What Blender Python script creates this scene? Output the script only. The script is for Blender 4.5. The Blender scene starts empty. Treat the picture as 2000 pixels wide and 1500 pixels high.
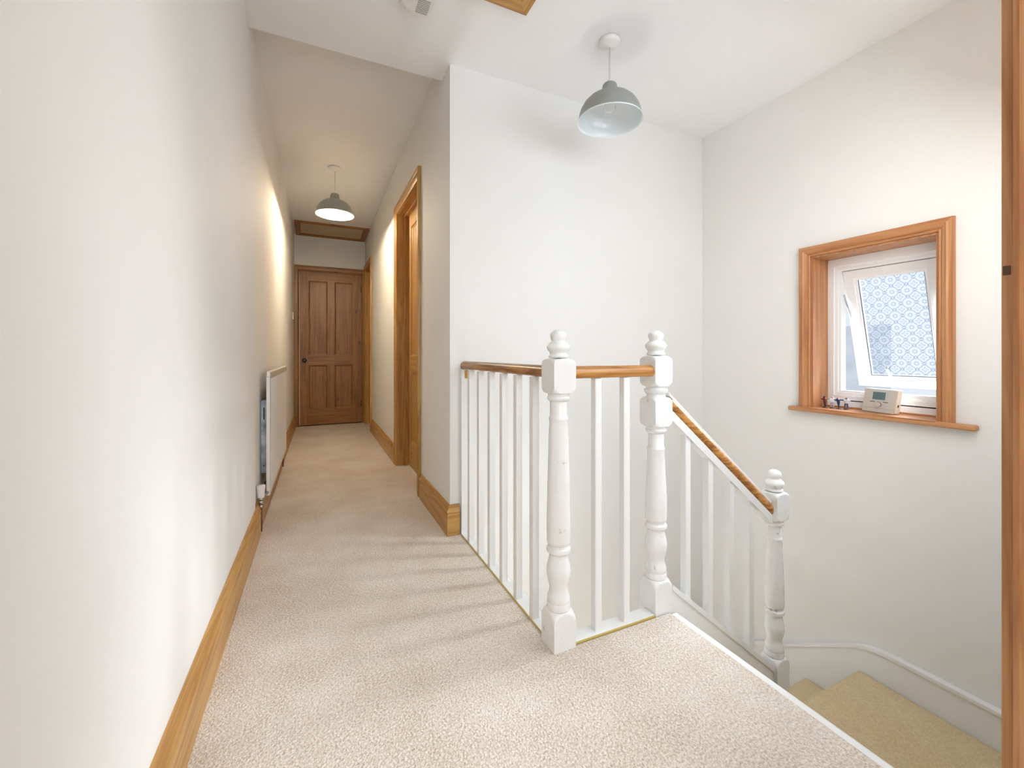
import bpy, bmesh, math, random
from mathutils import Vector, Matrix
random.seed(7)
C = bpy.context.scene.collection
S = bpy.context.scene
PI = math.pi

# ------------------------------------------------------------------ camera, sky, light, exposure
EYE = 0.95
cam_d = bpy.data.cameras.new('camera')
cam = bpy.data.objects.new('camera', cam_d); C.objects.link(cam)
cam.location = (0, 0, EYE)
cam.rotation_euler = (PI/2, 0, -math.radians(25.06))
cam_d.sensor_width = 36; cam_d.lens = 830/2000*36
cam_d.shift_y = -(750-691)/2000
cam_d.clip_start = 0.02
S.camera = cam

S.view_settings.view_transform = 'Standard'
S.view_settings.look = 'None'
S.view_settings.gamma = 1
S.view_settings.use_curve_mapping = False
S.view_settings.exposure = 0.03

w = bpy.data.worlds.new('sky'); S.world = w; w.use_nodes = True
nt = w.node_tree; nt.nodes.clear()
wo = nt.nodes.new('ShaderNodeOutputWorld'); bg = nt.nodes.new('ShaderNodeBackground')
bg.inputs['Color'].default_value = (0.78, 0.84, 0.92, 1); bg.inputs['Strength'].default_value = 1.0
nt.links.new(bg.outputs[0], wo.inputs[0])

def area(name, loc, direction, sx, sy, power, col=(1, 1, 1)):
    d = bpy.data.lights.new(name, 'AREA'); d.shape = 'RECTANGLE'; d.size = sx; d.size_y = sy
    d.energy = power; d.color = col
    o = bpy.data.objects.new(name, d); C.objects.link(o); o.location = loc
    o.rotation_euler = Vector(direction).to_track_quat('-Z', 'Y').to_euler()
    return o
# bright hazy sky on the landing-window side (soft low sun through the open sash)
sd = bpy.data.lights.new('sun', 'SUN'); sd.energy = 27; sd.angle = math.radians(42); sd.color = (1.0, 0.985, 0.96)
so = bpy.data.objects.new('sun', sd); C.objects.link(so)
so.rotation_euler = Vector((-1, 0.20, -0.55)).to_track_quat('-Z', 'Y').to_euler()
# added fill lamps: behind the camera, over the stairs, and down the stairwell
area('rear_fill_light', (0.45, -1.62, 1.45), (0, 1, -0.02), 1.1, 1.3, 25, (0.90, 0.95, 1.0))
area('stair_fill_light', (1.65, 0.335, 1.62), (0.02, 1, -0.95), 0.85, 1.25, 15, (0.92, 0.96, 1.0))
area('stairwell_fill_light', (1.25, 1.72, -2.3), (0.15, 0.0, 1), 0.9, 0.7, 75, (0.95, 0.97, 1.0))

# ------------------------------------------------------------------ materials
def lin(r, g, b):
    f = lambda c: ((c/255+0.055)/1.055)**2.4 if c > 10 else c/255/12.92
    return (f(r), f(g), f(b), 1)

def base_mat(name, col, rough=0.5, metal=0.0, spec=0.5):
    m = bpy.data.materials.new(name); m.use_nodes = True
    b = m.node_tree.nodes['Principled BSDF']
    b.inputs['Base Color'].default_value = col
    b.inputs['Roughness'].default_value = rough
    b.inputs['Metallic'].default_value = metal
    b.inputs['Specular IOR Level'].default_value = spec
    return m, m.node_tree, b

def N(nt, t, **kw):
    n = nt.nodes.new(t)
    for k, v in kw.items():
        setattr(n, k, v)
    return n

def coords(nt, scale=(1, 1, 1)):
    tc = N(nt, 'ShaderNodeTexCoord'); mp = N(nt, 'ShaderNodeMapping')
    mp.inputs['Scale'].default_value = scale
    nt.links.new(tc.outputs['Object'], mp.inputs[0])
    return mp.outputs[0]

def noise(nt, vec, scale, detail=4, rough=0.5, dist=0.0):
    n = N(nt, 'ShaderNodeTexNoise')
    n.inputs['Scale'].default_value = scale; n.inputs['Detail'].default_value = detail
    n.inputs['Roughness'].default_value = rough; n.inputs['Distortion'].default_value = dist
    nt.links.new(vec, n.inputs['Vector'])
    return n.outputs['Fac']

def ramp(nt, fac, stops):
    r = N(nt, 'ShaderNodeValToRGB'); e = r.color_ramp.elements
    while len(e) < len(stops): e.new(0.5)
    for i, (p, c) in enumerate(stops):
        e[i].position = p; e[i].color = c
    nt.links.new(fac, r.inputs[0])
    return r.outputs[0]

def bump(nt, b, h, strength, dist=0.001):
    n = N(nt, 'ShaderNodeBump'); n.inputs['Strength'].default_value = strength
    n.inputs['Distance'].default_value = dist
    nt.links.new(h, n.inputs['Height']); nt.links.new(n.outputs[0], b.inputs['Normal'])

def plaster(name, c0, c1, rough=0.75):
    m, t, b = base_mat(name, c0, rough, spec=0.25)
    v = coords(t)
    f = noise(t, v, 1.7, 5, 0.55)
    col = ramp(t, f, [(0.35, c0), (0.65, c1)])
    t.links.new(col, b.inputs['Base Color'])
    bump(t, b, noise(t, v, 120, 3), 0.12, 0.002)
    return m

M = {}
M['wall'] = plaster('wall_paint', lin(237, 236, 232), lin(240, 239, 236))
M['ceiling'] = plaster('ceiling_paint', lin(241, 241, 241), lin(244, 244, 244))
m, t, b = base_mat('white_gloss_paint', lin(240, 240, 238), 0.28)
bump(t, b, noise(t, coords(t), 35, 3), 0.12, 0.002); M['gloss'] = m
# worn white paint on newels
m, t, b = base_mat('worn_white_paint', lin(240, 240, 238), 0.25)
v = coords(t)
t.links.new(ramp(t, noise(t, v, 22, 6, 0.62), [(0.30, lin(202, 192, 178)), (0.36, lin(236, 235, 232)), (0.8, lin(241, 241, 240))]), b.inputs['Base Color'])
bump(t, b, noise(t, v, 30, 4), 0.15, 0.002); M['newel'] = m

def pine(axis, name, dark, mid, light, rough=0.38, gs=1.0):
    m, t, b = base_mat(name, mid, rough, spec=0.45)
    s = [9.0*gs]*3; s['xyz'.index(axis)] = 0.55*gs
    v = coords(t, tuple(s))
    n1 = noise(t, v, 1.6, 4, 0.55, 0.6)
    mul = N(t, 'ShaderNodeMath', operation='MULTIPLY'); mul.inputs[1].default_value = 9
    t.links.new(n1, mul.inputs[0])
    fr = N(t, 'ShaderNodeMath', operation='PINGPONG'); fr.inputs[1].default_value = 1.0
    t.links.new(mul.outputs[0], fr.inputs[0])
    s2 = [60.0]*3; s2['xyz'.index(axis)] = 1.5
    n2 = noise(t, coords(t, tuple(s2)), 3.0, 3)
    mx = N(t, 'ShaderNodeMix'); mx.inputs[0].default_value = 0.45
    t.links.new(fr.outputs[0], mx.inputs[2]); t.links.new(n2, mx.inputs[3])
    col = ramp(t, mx.outputs[0], [(0.12, dark), (0.42, mid), (0.80, light)])
    # knots
    s3 = [5.0]*3; s3['xyz'.index(axis)] = 1.9
    vo = N(t, 'ShaderNodeTexVoronoi'); vo.inputs['Scale'].default_value = 1.35
    t.links.new(coords(t, tuple(s3)), vo.inputs['Vector'])
    k = ramp(t, vo.outputs['Distance'], [(0.045, (1, 1, 1, 1)), (0.10, (0, 0, 0, 1))])
    mc = N(t, 'ShaderNodeMix', data_type='RGBA')
    t.links.new(k, mc.inputs[0]); t.links.new(col, mc.inputs[6])
    mc.inputs[7].default_value = lin(96, 52, 22)
    t.links.new(mc.outputs[2], b.inputs['Base Color'])
    bump(t, b, n2, 0.08, 0.001)
    return m
PC = (lin(158, 108, 52), lin(182, 136, 74), lin(198, 154, 92))
for a in 'xyz':
    M['pine_'+a] = pine(a, 'pine_grain_'+a, *PC)
    M['dark_'+a] = pine(a, 'shaded_pine_grain_'+a, lin(120, 78, 34), lin(142, 96, 44), lin(156, 108, 54))  # pine darkened in its colour to suggest the dim corridor end
    M['rose_'+a] = pine(a, 'warm_pine_grain_'+a, lin(166, 108, 66), lin(184, 126, 80), lin(200, 146, 98))
M['rail_y'] = pine('y', 'rail_wood_y', lin(104, 64, 34), lin(156, 104, 56), lin(190, 140, 84), 0.3, 1.6)
M['rail_x'] = pine('x', 'rail_wood_x', lin(118, 70, 32), lin(176, 118, 56), lin(206, 152, 86), 0.3, 1.6)

def carpet(name, c0, c1, c2):
    m, t, b = base_mat(name, c1, 0.95, spec=0.1)
    v = coords(t)
    f1 = noise(t, v, 150, 4, 0.8)
    f2 = noise(t, v, 3.0, 4, 0.6)
    mx = N(t, 'ShaderNodeMix'); mx.inputs[0].default_value = 0.22
    t.links.new(f1, mx.inputs[2]); t.links.new(f2, mx.inputs[3])
    t.links.new(ramp(t, mx.outputs[0], [(0.38, c0), (0.50, c1), (0.61, c2)]), b.inputs['Base Color'])
    vo = N(t, 'ShaderNodeTexVoronoi'); vo.inputs['Scale'].default_value = 170
    t.links.new(v, vo.inputs['Vector'])
    ad = N(t, 'ShaderNodeMath', operation='ADD'); t.links.new(f1, ad.inputs[0]); t.links.new(vo.outputs['Distance'], ad.inputs[1])
    bump(t, b, ad.outputs[0], 0.9, 0.004)
    b.inputs['Sheen Weight'].default_value = 0.15
    return m
M['carpet'] = carpet('beige_carpet', lin(196, 176, 154), lin(233, 220, 204), lin(252, 247, 240))
M['stair_carpet'] = carpet('gold_stair_carpet', lin(222, 194, 146), lin(236, 212, 168), lin(244, 224, 184))
M['upvc'] = base_mat('white_window_plastic', lin(240, 241, 242), 0.25)[0]
M['white_plastic'] = base_mat('white_plastic', lin(238, 236, 232), 0.35)[0]
M['radiator'] = base_mat('radiator_enamel', lin(238, 236, 232), 0.3)[0]
m, t, b = base_mat('galvanised_steel', lin(150, 158, 165), 0.45, 0.7)
t.links.new(ramp(t, noise(t, coords(t), 16, 3), [(0.35, lin(140, 148, 156)), (0.65, lin(205, 210, 214))]), b.inputs['Base Color']); M['galv'] = m
M['chrome'] = base_mat('chrome', lin(200, 200, 200), 0.2, 1.0)[0]
M['brass'] = base_mat('aged_brass', lin(190, 150, 80), 0.35, 0.9)[0]
M['brownpipe'] = base_mat('painted_copper_pipe', lin(112, 82, 66), 0.45, 0.3)[0]
M['bronze'] = base_mat('bronze_knob', lin(96, 74, 58), 0.3, 0.8)[0]
M['shade_grey'] = base_mat('grey_enamel', lin(150, 153, 147), 0.38)[0]
M['shade_white'] = base_mat('white_enamel', lin(226, 232, 234), 0.14)[0]
M['cord'] = base_mat('white_flex', lin(214, 210, 202), 0.5)[0]
M['dark'] = base_mat('dark_gap', lin(38, 36, 34), 0.6)[0]
M['yellow'] = base_mat('yellowed_sealant', lin(196, 172, 96), 0.6)[0]
M['panel_paint'] = plaster('hatch_board', lin(196, 178, 148), lin(204, 188, 160), 0.8)
M['stat'] = base_mat('champagne_plastic', lin(206, 200, 190), 0.32, 0.1)[0]
M['stat_side'] = base_mat('cream_plastic', lin(232, 222, 206), 0.4)[0]
M['lcd'] = base_mat('lcd_screen', lin(92, 116, 120), 0.2)[0]
M['gasket'] = base_mat('window_gasket', lin(60, 78, 92), 0.5)[0]
M['brick'] = plaster('neighbour_render', lin(194, 200, 208), lin(208, 213, 220), 0.9)
m, t, b = base_mat('glowing_bulb', (1, 1, 1, 1), 0.3)
b.inputs['Emission Color'].default_value = (1, 0.95, 0.88, 1); b.inputs['Emission Strength'].default_value = 14; M['bulb_on'] = m
m, t, b = base_mat('clear_bulb', (1, 1, 1, 1), 0.05); b.inputs['Transmission Weight'].default_value = 0.85; b.inputs['IOR'].default_value = 1.3; M['bulb_off'] = m

# patterned privacy glass: quatrefoil rings embossed in a grid (object yz plane)
def privacy_glass():
    m = bpy.data.materials.new('patterned_glass'); m.use_nodes = True
    t = m.node_tree; t.nodes.clear()
    out = N(t, 'ShaderNodeOutputMaterial')
    tc = N(t, 'ShaderNodeTexCoord'); sx = N(t, 'ShaderNodeSeparateXYZ'); t.links.new(tc.outputs['Object'], sx.inputs[0])
    def mth(op, a, b_=None, c=None):
        n = N(t, 'ShaderNodeMath', operation=op)
        for i, q in enumerate((a, b_, c)):
            if q is None: continue
            if isinstance(q, (int, float)): n.inputs[i].default_value = q
            else: t.links.new(q, n.inputs[i])
        return n.outputs[0]
    P = 0.062
    masks = []
    for (oy, oz, base, amp, k, w_) in ((0, 0, 0.36, 0.055, 4, 0.030), (0, 0, 0.13, 0.06, 4, 0.026), (0.5, 0.5, 0.13, 0.03, 8, 0.03), (0.5, 0.0, 0.10, 0.04, 4, 0.028), (0.0, 0.5, 0.10, 0.04, 4, 0.028)):
        y = mth('SUBTRACT', mth('FRACT', mth('ADD', mth('DIVIDE', sx.outputs[1], P), oy+10)), 0.5)
        z = mth('SUBTRACT', mth('FRACT', mth('ADD', mth('DIVIDE', sx.outputs[2], P), oz+10)), 0.5)
        r = mth('SQRT', mth('ADD', mth('MULTIPLY', y, y), mth('MULTIPLY', z, z)))
        th = mth('ARCTAN2', z, y)
        tgt = mth('ADD', base, mth('MULTIPLY', mth('COSINE', mth('MULTIPLY', th, k)), amp))
        d = mth('ABSOLUTE', mth('SUBTRACT', r, tgt))
        masks.append(mth('LESS_THAN', d, w_))
    mk = masks[0]
    for q in masks[1:]: mk = mth('MAXIMUM', mk, q)
    tr = N(t, 'ShaderNodeBsdfTransparent')
    col = N(t, 'ShaderNodeMix', data_type='RGBA'); t.links.new(mk, col.inputs[0])
    col.inputs[6].default_value = (0.95, 0.97, 1.0, 1); col.inputs[7].default_value = (0.70, 0.76, 0.83, 1)
    t.links.new(col.outputs[2], tr.inputs[0])
    tl = N(t, 'ShaderNodeBsdfTranslucent'); t.links.new(col.outputs[2], tl.inputs[0])
    gl = N(t, 'ShaderNodeBsdfGlossy'); gl.inputs['Roughness'].default_value = 0.12
    m1 = N(t, 'ShaderNodeMixShader'); m1.inputs[0].default_value = 0.01
    t.links.new(tr.outputs[0], m1.inputs[1]); t.links.new(tl.outputs[0], m1.inputs[2])
    m2 = N(t, 'ShaderNodeMixShader'); m2.inputs[0].default_value = 0.0
    t.links.new(m1.outputs[0], m2.inputs[1]); t.links.new(gl.outputs[0], m2.inputs[2])
    t.links.new(m2.outputs[0], out.inputs[0])
    return m
M['glass'] = privacy_glass()

# ------------------------------------------------------------------ helpers
def box(bm, x0, x1, y0, y1, z0, z1, bev=0.0, seg=2):
    g = bmesh.ops.create_cube(bm, size=1)
    vs = g['verts']
    for v in vs:
        v.co = Vector(((x0+x1)/2+v.co.x*(x1-x0), (y0+y1)/2+v.co.y*(y1-y0), (z0+z1)/2+v.co.z*(z1-z0)))
    if bev > 0:
        es = list({e for v in vs for e in v.link_edges})
        bmesh.ops.bevel(bm, geom=es, offset=bev, segments=seg, affect='EDGES', profile=0.5)
    return vs

def prism(bm, pts, a0, a1, fmap):
    """closed polygon pts [(u,v)] swept from a0 to a1; fmap(u,v,a)->xyz"""
    n = len(pts)
    A = [bm.verts.new(fmap(u, v, a0)) for u, v in pts]
    B = [bm.verts.new(fmap(u, v, a1)) for u, v in pts]
    bm.faces.new(A); bm.faces.new(B[::-1])
    for i in range(n):
        bm.faces.new((A[i], B[i], B[(i+1) % n], A[(i+1) % n]))

def lathe(bm, prof, cx, cy, z0=0, seg=40, half=None, mats=None):
    """revolve prof [(z,r)]; half = half width of the square blank the turning is cut from"""
    rings = []
    for z, r in prof:
        if r < 1e-5:
            rings.append([bm.verts.new((cx, cy, z0+z))]); continue
        ring = []
        for k in range(seg):
            a = 2*PI*k/seg + (PI/4 if half else 0)
            rr = r
            if half: rr = min(r, half/max(abs(math.cos(a)), abs(math.sin(a))))
            ring.append(bm.verts.new((cx+rr*math.cos(a), cy+rr*math.sin(a), z0+z)))
        rings.append(ring)
    for i in range(len(rings)-1):
        a, b_ = rings[i], rings[i+1]
        mi = mats[i] if mats else 0
        for k in range(seg):
            k2 = (k+1) % seg
            if len(a) == 1 and len(b_) == 1: continue
            if len(a) == 1: f = bm.faces.new((a[0], b_[k], b_[k2]))
            elif len(b_) == 1: f = bm.faces.new((a[k], a[k2], b_[0]))
            else: f = bm.faces.new((a[k], a[k2], b_[k2], b_[k]))
            f.material_index = mi; f.smooth = True
    if len(rings[0]) > 1 and not (mats and mats[0] == 'open'): 
        try: bm.faces.new(rings[0])
        except Exception: pass
    if len(rings[-1]) > 1:
        try: bm.faces.new(rings[-1])
        except Exception: pass

def tube(bm, p0, p1, r, seg=16, r1=None, cap=True):
    p0 = Vector(p0); p1 = Vector(p1); d = p1-p0
    q = d.to_track_quat('Z', 'Y'); r1 = r if r1 is None else r1
    A = []; B = []
    for k in range(seg):
        a = 2*PI*k/seg; o = q @ Vector((math.cos(a), math.sin(a), 0))
        A.append(bm.verts.new(p0+o*r)); B.append(bm.verts.new(p1+o*r1))
    for k in range(seg):
        f = bm.faces.new((A[k], A[(k+1) % seg], B[(k+1) % seg], B[k])); f.smooth = True
    if cap: bm.faces.new(A[::-1]); bm.faces.new(B)

def mesh(name, bm, mats, parent=None, smooth=None):
    bmesh.ops.recalc_face_normals(bm, faces=bm.faces)
    me = bpy.data.meshes.new(name); bm.to_mesh(me); bm.free()
    if not isinstance(mats, (list, tuple)): mats = [mats]
    for mt in mats: me.materials.append(M[mt] if isinstance(mt, str) else mt)
    o = bpy.data.objects.new(name, me); C.objects.link(o)
    if parent: o.parent = parent
    return o

def obj(name, bm, mats, parent=None):
    bmesh.ops.recalc_face_normals(bm, faces=bm.faces)
    me = bpy.data.meshes.new(name); bm.to_mesh(me); bm.free()
    if not isinstance(mats, (list, tuple)): mats = [mats]
    for mt in mats: me.materials.append(M[mt] if isinstance(mt, str) else mt)
    o = bpy.data.objects.new(name, me); C.objects.link(o)
    if parent: o.parent = parent
    return o

def smooth_by_angle(o, deg=35):
    me = o.data
    bm = bmesh.new(); bm.from_mesh(me)
    for f in bm.faces: f.smooth = True
    for e in bm.edges:
        if len(e.link_faces) == 2 and e.calc_face_angle(0) > math.radians(deg): e.smooth = False
    bm.to_mesh(me); bm.free()
    return o

def tag(o, label=None, cat=None, group=None, kind=None):
    if label: o['label'] = label
    if cat: o['category'] = cat
    if group: o['group'] = group
    if kind: o['kind'] = kind
    return o

def empty(name, loc=(0, 0, 0), rz=0):
    o = bpy.data.objects.new(name, None); C.objects.link(o)
    o.location = loc; o.rotation_euler = (0, 0, rz); o.empty_display_size = 0.1
    return o

def struct(name, bm, mat, label, cat):
    return tag(obj(name, bm, mat), label, cat, kind='structure')

# ------------------------------------------------------------------ key dimensions (metres, camera over the origin)
XL = -0.268            # near left wall
XR = 0.65              # corridor right wall
YB = 2.16              # stairwell back wall
XW = 2.50              # window wall
YC = 2.315             # where the landing ceiling stops
YE = 6.20              # corridor end wall
HC = 2.473             # landing ceiling
ZB = -2.60             # ground floor
REAR = -1.70
def xl_c(y): return -0.279 + (y-2.5)*0.0150      # corridor left wall (slightly out of parallel)

def slab_wall(bm, axis, c0, c1, a0, a1, z0, z1, holes=()):
    """wall between c0..c1 across its thickness, a0..a1 along, with rectangular holes (a0,a1,z0,z1)"""
    As = sorted({a0, a1, *[h[0] for h in holes], *[h[1] for h in holes]})
    Zs = sorted({z0, z1, *[h[2] for h in holes], *[h[3] for h in holes]})
    for i in range(len(As)-1):
        for j in range(len(Zs)-1):
            am = (As[i]+As[i+1])/2; zm = (Zs[j]+Zs[j+1])/2
            if any(h[0] < am < h[1] and h[2] < zm < h[3] for h in holes): continue
            if axis == 'x': box(bm, c0, c1, As[i], As[i+1], Zs[j], Zs[j+1])
            else: box(bm, As[i], As[i+1], c0, c1, Zs[j], Zs[j+1])

# ------------------------------------------------------------------ walls
bm = bmesh.new()   # near left wall, ends in a softly rounded arris
r = 0.018; ye = 2.54
XLR = XL-0.011*(2.54-REAR)
pts = [(XL-0.14, REAR), (XLR, REAR)]
for k in range(9):
    a = k/8*PI/2
    pts.append((XL-r+r*math.cos(a), ye-r+r*math.sin(a)))
pts += [(XL-0.14, ye)]
prism(bm, pts, -0.2, 2.66, lambda u, v, a: (u, v, a))
o = struct('wall_left', bm, 'wall', 'long bare white wall along the left of the landing', 'wall'); smooth_by_angle(o)

bm = bmesh.new()
prism(bm, [(xl_c(ye), ye), (xl_c(YE+0.1), YE+0.1), (-0.42, YE+0.1), (-0.42, ye)], -0.2, 2.72, lambda u, v, a: (u, v, a))
struct('wall_corridor_left', bm, 'wall', 'cream wall of the corridor behind the radiator', 'wall')

D1 = (2.865, 3.70, 0.0, 2.15)    # opening of the corridor door in the right wall
D3 = (5.47, 6.10, 0.0, 2.10)
bm = bmesh.new()
slab_wall(bm, 'x', XR, XR+0.13, YB, YE+0.1, -0.2, 2.72, [(D1[0], D1[1], -0.2, D1[3]), (D3[0], D3[1], -0.2, D3[3])])
struct('wall_corridor_right', bm, 'wall', 'cream corridor wall holding the side doors, ending at the stairwell corner', 'wall')

D2 = (-0.19, 0.625, 0.0, 2.06)
bm = bmesh.new()
slab_wall(bm, 'y', YE, YE+0.12, -0.42, XR+0.13, -0.2, 2.72, [D2])
struct('wall_corridor_end', bm, 'wall', 'short white wall around the door at the far end of the corridor', 'wall')

bm = bmesh.new()
box(bm, XR+0.13, XW+0.25, YB, YB+0.12, -0.2, 2.66)
box(bm, XR, XW+0.25, YB, YB+0.12, ZB, -0.2)
struct('wall_back', bm, 'wall', 'tall white stairwell wall behind the balusters', 'wall')

WIN = (0.90, 1.432, 0.652, 1.488)
bm = bmesh.new()
slab_wall(bm, 'x', XW, XW+0.25, 0.18, YB, ZB, 2.66, [WIN])
struct('wall_right', bm, 'wall', 'white stairwell wall with the small window in it', 'wall')

W3 = (1.20, 2.10, 0.95, 2.28)
bm = bmesh.new()
slab_wall(bm, 'y', 0.18, 0.318, 1.17, XW, ZB, 2.66, [W3])
struct('wall_near', bm, 'wall', 'wall closing the near side of the stair flight', 'wall')

D4 = (-0.62, 0.255, 0.0, 2.08)
bm = bmesh.new()
slab_wall(bm, 'x', 1.17, 1.29, REAR, 0.18, -0.2, 2.66, [(-0.62, 0.10, 0.0, 2.08)])
struct('wall_landing_right', bm, 'wall', 'landing wall with the pine door frame at the right edge', 'wall')

bm = bmesh.new()
slab_wall(bm, 'y', REAR-0.12, REAR, XL-0.16, 1.29, -0.2, 2.66, [(-0.12, 1.02, 0.78, 2.12)])
struct('wall_rear', bm, 'wall', 'landing wall behind the camera with an added window', 'wall')

bm = bmesh.new()
box(bm, XR-0.1, XR, 1.25, YB+0.12, ZB, -0.2)
box(bm, XR-0.1, 1.17, 1.13, 1.25, ZB, -0.2)
struct('wall_stair_inner', bm, 'wall', 'wall under the landing edge going down the stairwell', 'wall')

# ceilings
bm = bmesh.new()
box(bm, XL-0.16, XR, REAR-0.12, YC, HC, 2.70)
box(bm, XR, XW+0.25, REAR-0.12, YB+0.12, HC, 2.70)
struct('ceiling', bm, 'ceiling', 'flat white ceiling over the landing and stairs', 'ceiling')
bm = bmesh.new()
za, zb = 2.605, 2.515
prism(bm, [(YC, za), (YE+0.12, zb), (YE+0.12, 2.74), (YC, 2.74)], -0.42, XR+0.13, lambda u, v, a: (a, u, v))
struct('ceiling_corridor', bm, 'ceiling', 'higher cream ceiling over the narrow corridor', 'ceiling')
def zc(y): return za+(zb-za)*(y-YC)/(YE+0.12-YC)

# ------------------------------------------------------------------ floor
bm = bmesh.new()
box(bm, -0.42, 0.705, REAR-0.12, YE+0.12, -0.22, 0)
box(bm, 0.705, 1.185, REAR-0.12, 1.166, -0.22, 0)
box(bm, 0.705, XR+0.13, D1[0], D1[1], -0.22, 0)
box(bm, 0.705, XR+0.13, D3[0], D3[1], -0.22, 0)
bmesh.ops.remove_doubles(bm, verts=bm.verts, dist=1e-5)
struct('floor', bm, 'carpet', 'beige twist pile carpet over landing and corridor', 'carpet floor')
bm = bmesh.new()
box(bm, XR-0.1, XW, 0.18, YB, ZB-0.1, ZB)
struct('floor_lower', bm, 'stair_carpet', 'hall floor at the foot of the stairs', 'floor')
# white nosing of the landing edge
bm = bmesh.new()
pts = [(1.185, -0.21), (1.185, 0.0)] + [(1.203+0.014*math.sin(a), -0.014+0.014*math.cos(a)) for a in [k/8*PI for k in range(9)]] + [(1.197, -0.03), (1.197, -0.21)]
prism(bm, pts, 0.318, 1.158, lambda u, v, a: (u, a, v))
o = struct('trim_1', bm, 'gloss', 'white painted nosing along the edge of the landing carpet', 'trim'); smooth_by_angle(o, 50)

# ------------------------------------------------------------------ staircase
st = empty('staircase', (1.2, 0.33, -0.84))
tag(st, 'carpeted staircase with white strings turning down beside the window wall', 'staircase')
def ST(u): return u
bx, by, bz = 1.2, 0.33, -0.84
def sbox(name, x0, x1, y0, y1, z0, z1, mat, bev=0.0):
    bm = bmesh.new(); box(bm, x0-bx, x1-bx, y0-by, y1-by, z0-bz, z1-bz, bev, 3)
    return smooth_by_angle(obj(name, bm, mat, st), 50)
sbox('step', 1.198, 1.462, 0.32, 1.172, -0.45, -0.21, 'stair_carpet', 0.012)
sbox('step', 1.452, 1.715, 0.32, 1.172, -0.66, -0.42, 'stair_carpet', 0.012)
sbox('quarter_landing', 1.705, 2.474, 0.32, 1.195, -0.86, -0.63, 'stair_carpet', 0.014)
for k in range(4):
    y0 = 1.185+0.235*k
    sbox('step', 1.86, 2.474, y0, min(y0+0.26, YB-0.002), -1.07-0.21*k, -0.84-0.21*k, 'stair_carpet', 0.012)
for k in range(4):
    x1 = 1.87-0.26*k
    sbox('step', x1-0.28, x1, 1.26, YB-0.002, -1.91-0.21*k, -1.68-0.21*k, 'stair_carpet', 0.012)
# wall string along the window wall (top edge level, then falling)
def smooth_curve(p, n=6):
    out = []
    for i in range(len(p)-1):
        p0 = p[max(i-1, 0)]; p1 = p[i]; p2 = p[i+1]; p3 = p[min(i+2, len(p)-1)]
        for k in range(n):
            s = k/n
            out.append(tuple(0.5*((2*p1[j])+(-p0[j]+p2[j])*s+(2*p0[j]-5*p1[j]+4*p2[j]-p3[j])*s*s+(-p0[j]+3*p1[j]-3*p2[j]+p3[j])*s**3) for j in (0, 1)))
    out.append(p[-1]); return out
top = smooth_curve([(0.325, -0.478), (0.70, -0.480), (0.98, -0.482), (1.10, -0.487), (1.20, -0.513), (1.34, -0.596), (1.58, -0.742), (1.80, -0.862), (2.155, -1.07)])
bm = bmesh.new()
pts = top + [(2.155, -1.95), (1.5, -1.3), (0.325, -0.88)]
prism(bm, [(u-by, v-bz) for u, v in pts], 2.474-bx, 2.498-bx, lambda u, v, a: (a, u, v))
obj('wall_string', bm, 'gloss', st)
bm = bmesh.new()
cap = [(u-by, v-bz+0.004) for u, v in top] + [(u-by, v-bz-0.012) for u, v in top[::-1]]
prism(bm, cap, 2.466-bx, 2.499-bx, lambda u, v, a: (a, u, v))
obj('string_capping', bm, 'gloss', st)
# outer string under the stair balusters
sl = 0.835
def zs(x): return 0.085 - (x-1.203)*sl
bm = bmesh.new()
prism(bm, [(1.203-bx, zs(1.203)-bz), (1.789-bx, zs(1.789)-bz), (1.789-bx, zs(1.789)-0.30-bz), (1.203-bx, -0.30-bz)], 1.176-by, 1.224-by, lambda u, v, a: (u, a, v))
obj('outer_string', bm, 'gloss', st)
bm = bmesh.new()
prism(bm, [(1.203-bx, zs(1.203)+0.012-bz), (1.789-bx, zs(1.789)+0.012-bz), (1.789-bx, zs(1.789)-0.010-bz), (1.203-bx, zs(1.203)-0.010-bz)], 1.170-by, 1.230-by, lambda u, v, a: (u, a, v))
obj('string_capping', bm, 'gloss', st)

# ------------------------------------------------------------------ baseboards
SKIRT = [(0, 0), (0.019, 0), (0.019, 0.108), (0.016, 0.112), (0.016, 0.116), (0.0195, 0.120), (0.020, 0.128), (0.017, 0.137), (0.012, 0.143), (0.010, 0.150), (0.007, 0.157), (0, 0.158)]
def baseboard(name, p0, p1, nrm, mat, label):
    p0 = Vector((*p0, 0)); p1 = Vector((*p1, 0)); nv = Vector((*nrm, 0)).normalized()
    bm = bmesh.new()
    prism(bm, SKIRT, 0, 1, lambda u, v, a: tuple(p0+(p1-p0)*a+nv*u+Vector((0, 0, v))))
    return struct(name, bm, mat, label, 'baseboard')
baseboard('baseboard_left', (XLR+0.0005, REAR), (XL+0.0008, 2.575), (1, -0.011), 'pine_y', 'pine skirting board along the near left wall, up to the radiator valve')
baseboard('baseboard_corridor_left', (xl_c(2.60)+0.001, 2.60), (xl_c(YE)+0.001, YE-0.02), (1, -0.015), 'pine_y', 'pine skirting board under the radiator in the corridor')
bm = bmesh.new()
rows = [[bm.verts.new((XR-0.0005-u, D1[0]-0.078, v)), bm.verts.new((XR-0.0005-u, YB-0.0005-u, v)), bm.verts.new((XR+0.048, YB-0.0005-u, v))] for u, v in SKIRT]
for i in range(len(rows)-1):
    for k in (0, 1):
        f_ = bm.faces.new((rows[i][k], rows[i][k+1], rows[i+1][k+1], rows[i+1][k])); f_.material_index = k
bm.faces.new([r_[2] for r_ in rows]).material_index = 1
struct('baseboard_corridor_right', bm, ['pine_y', 'pine_x'], 'pine skirting board from the side door to the stairwell corner, with a short return', 'baseboard')
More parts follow.
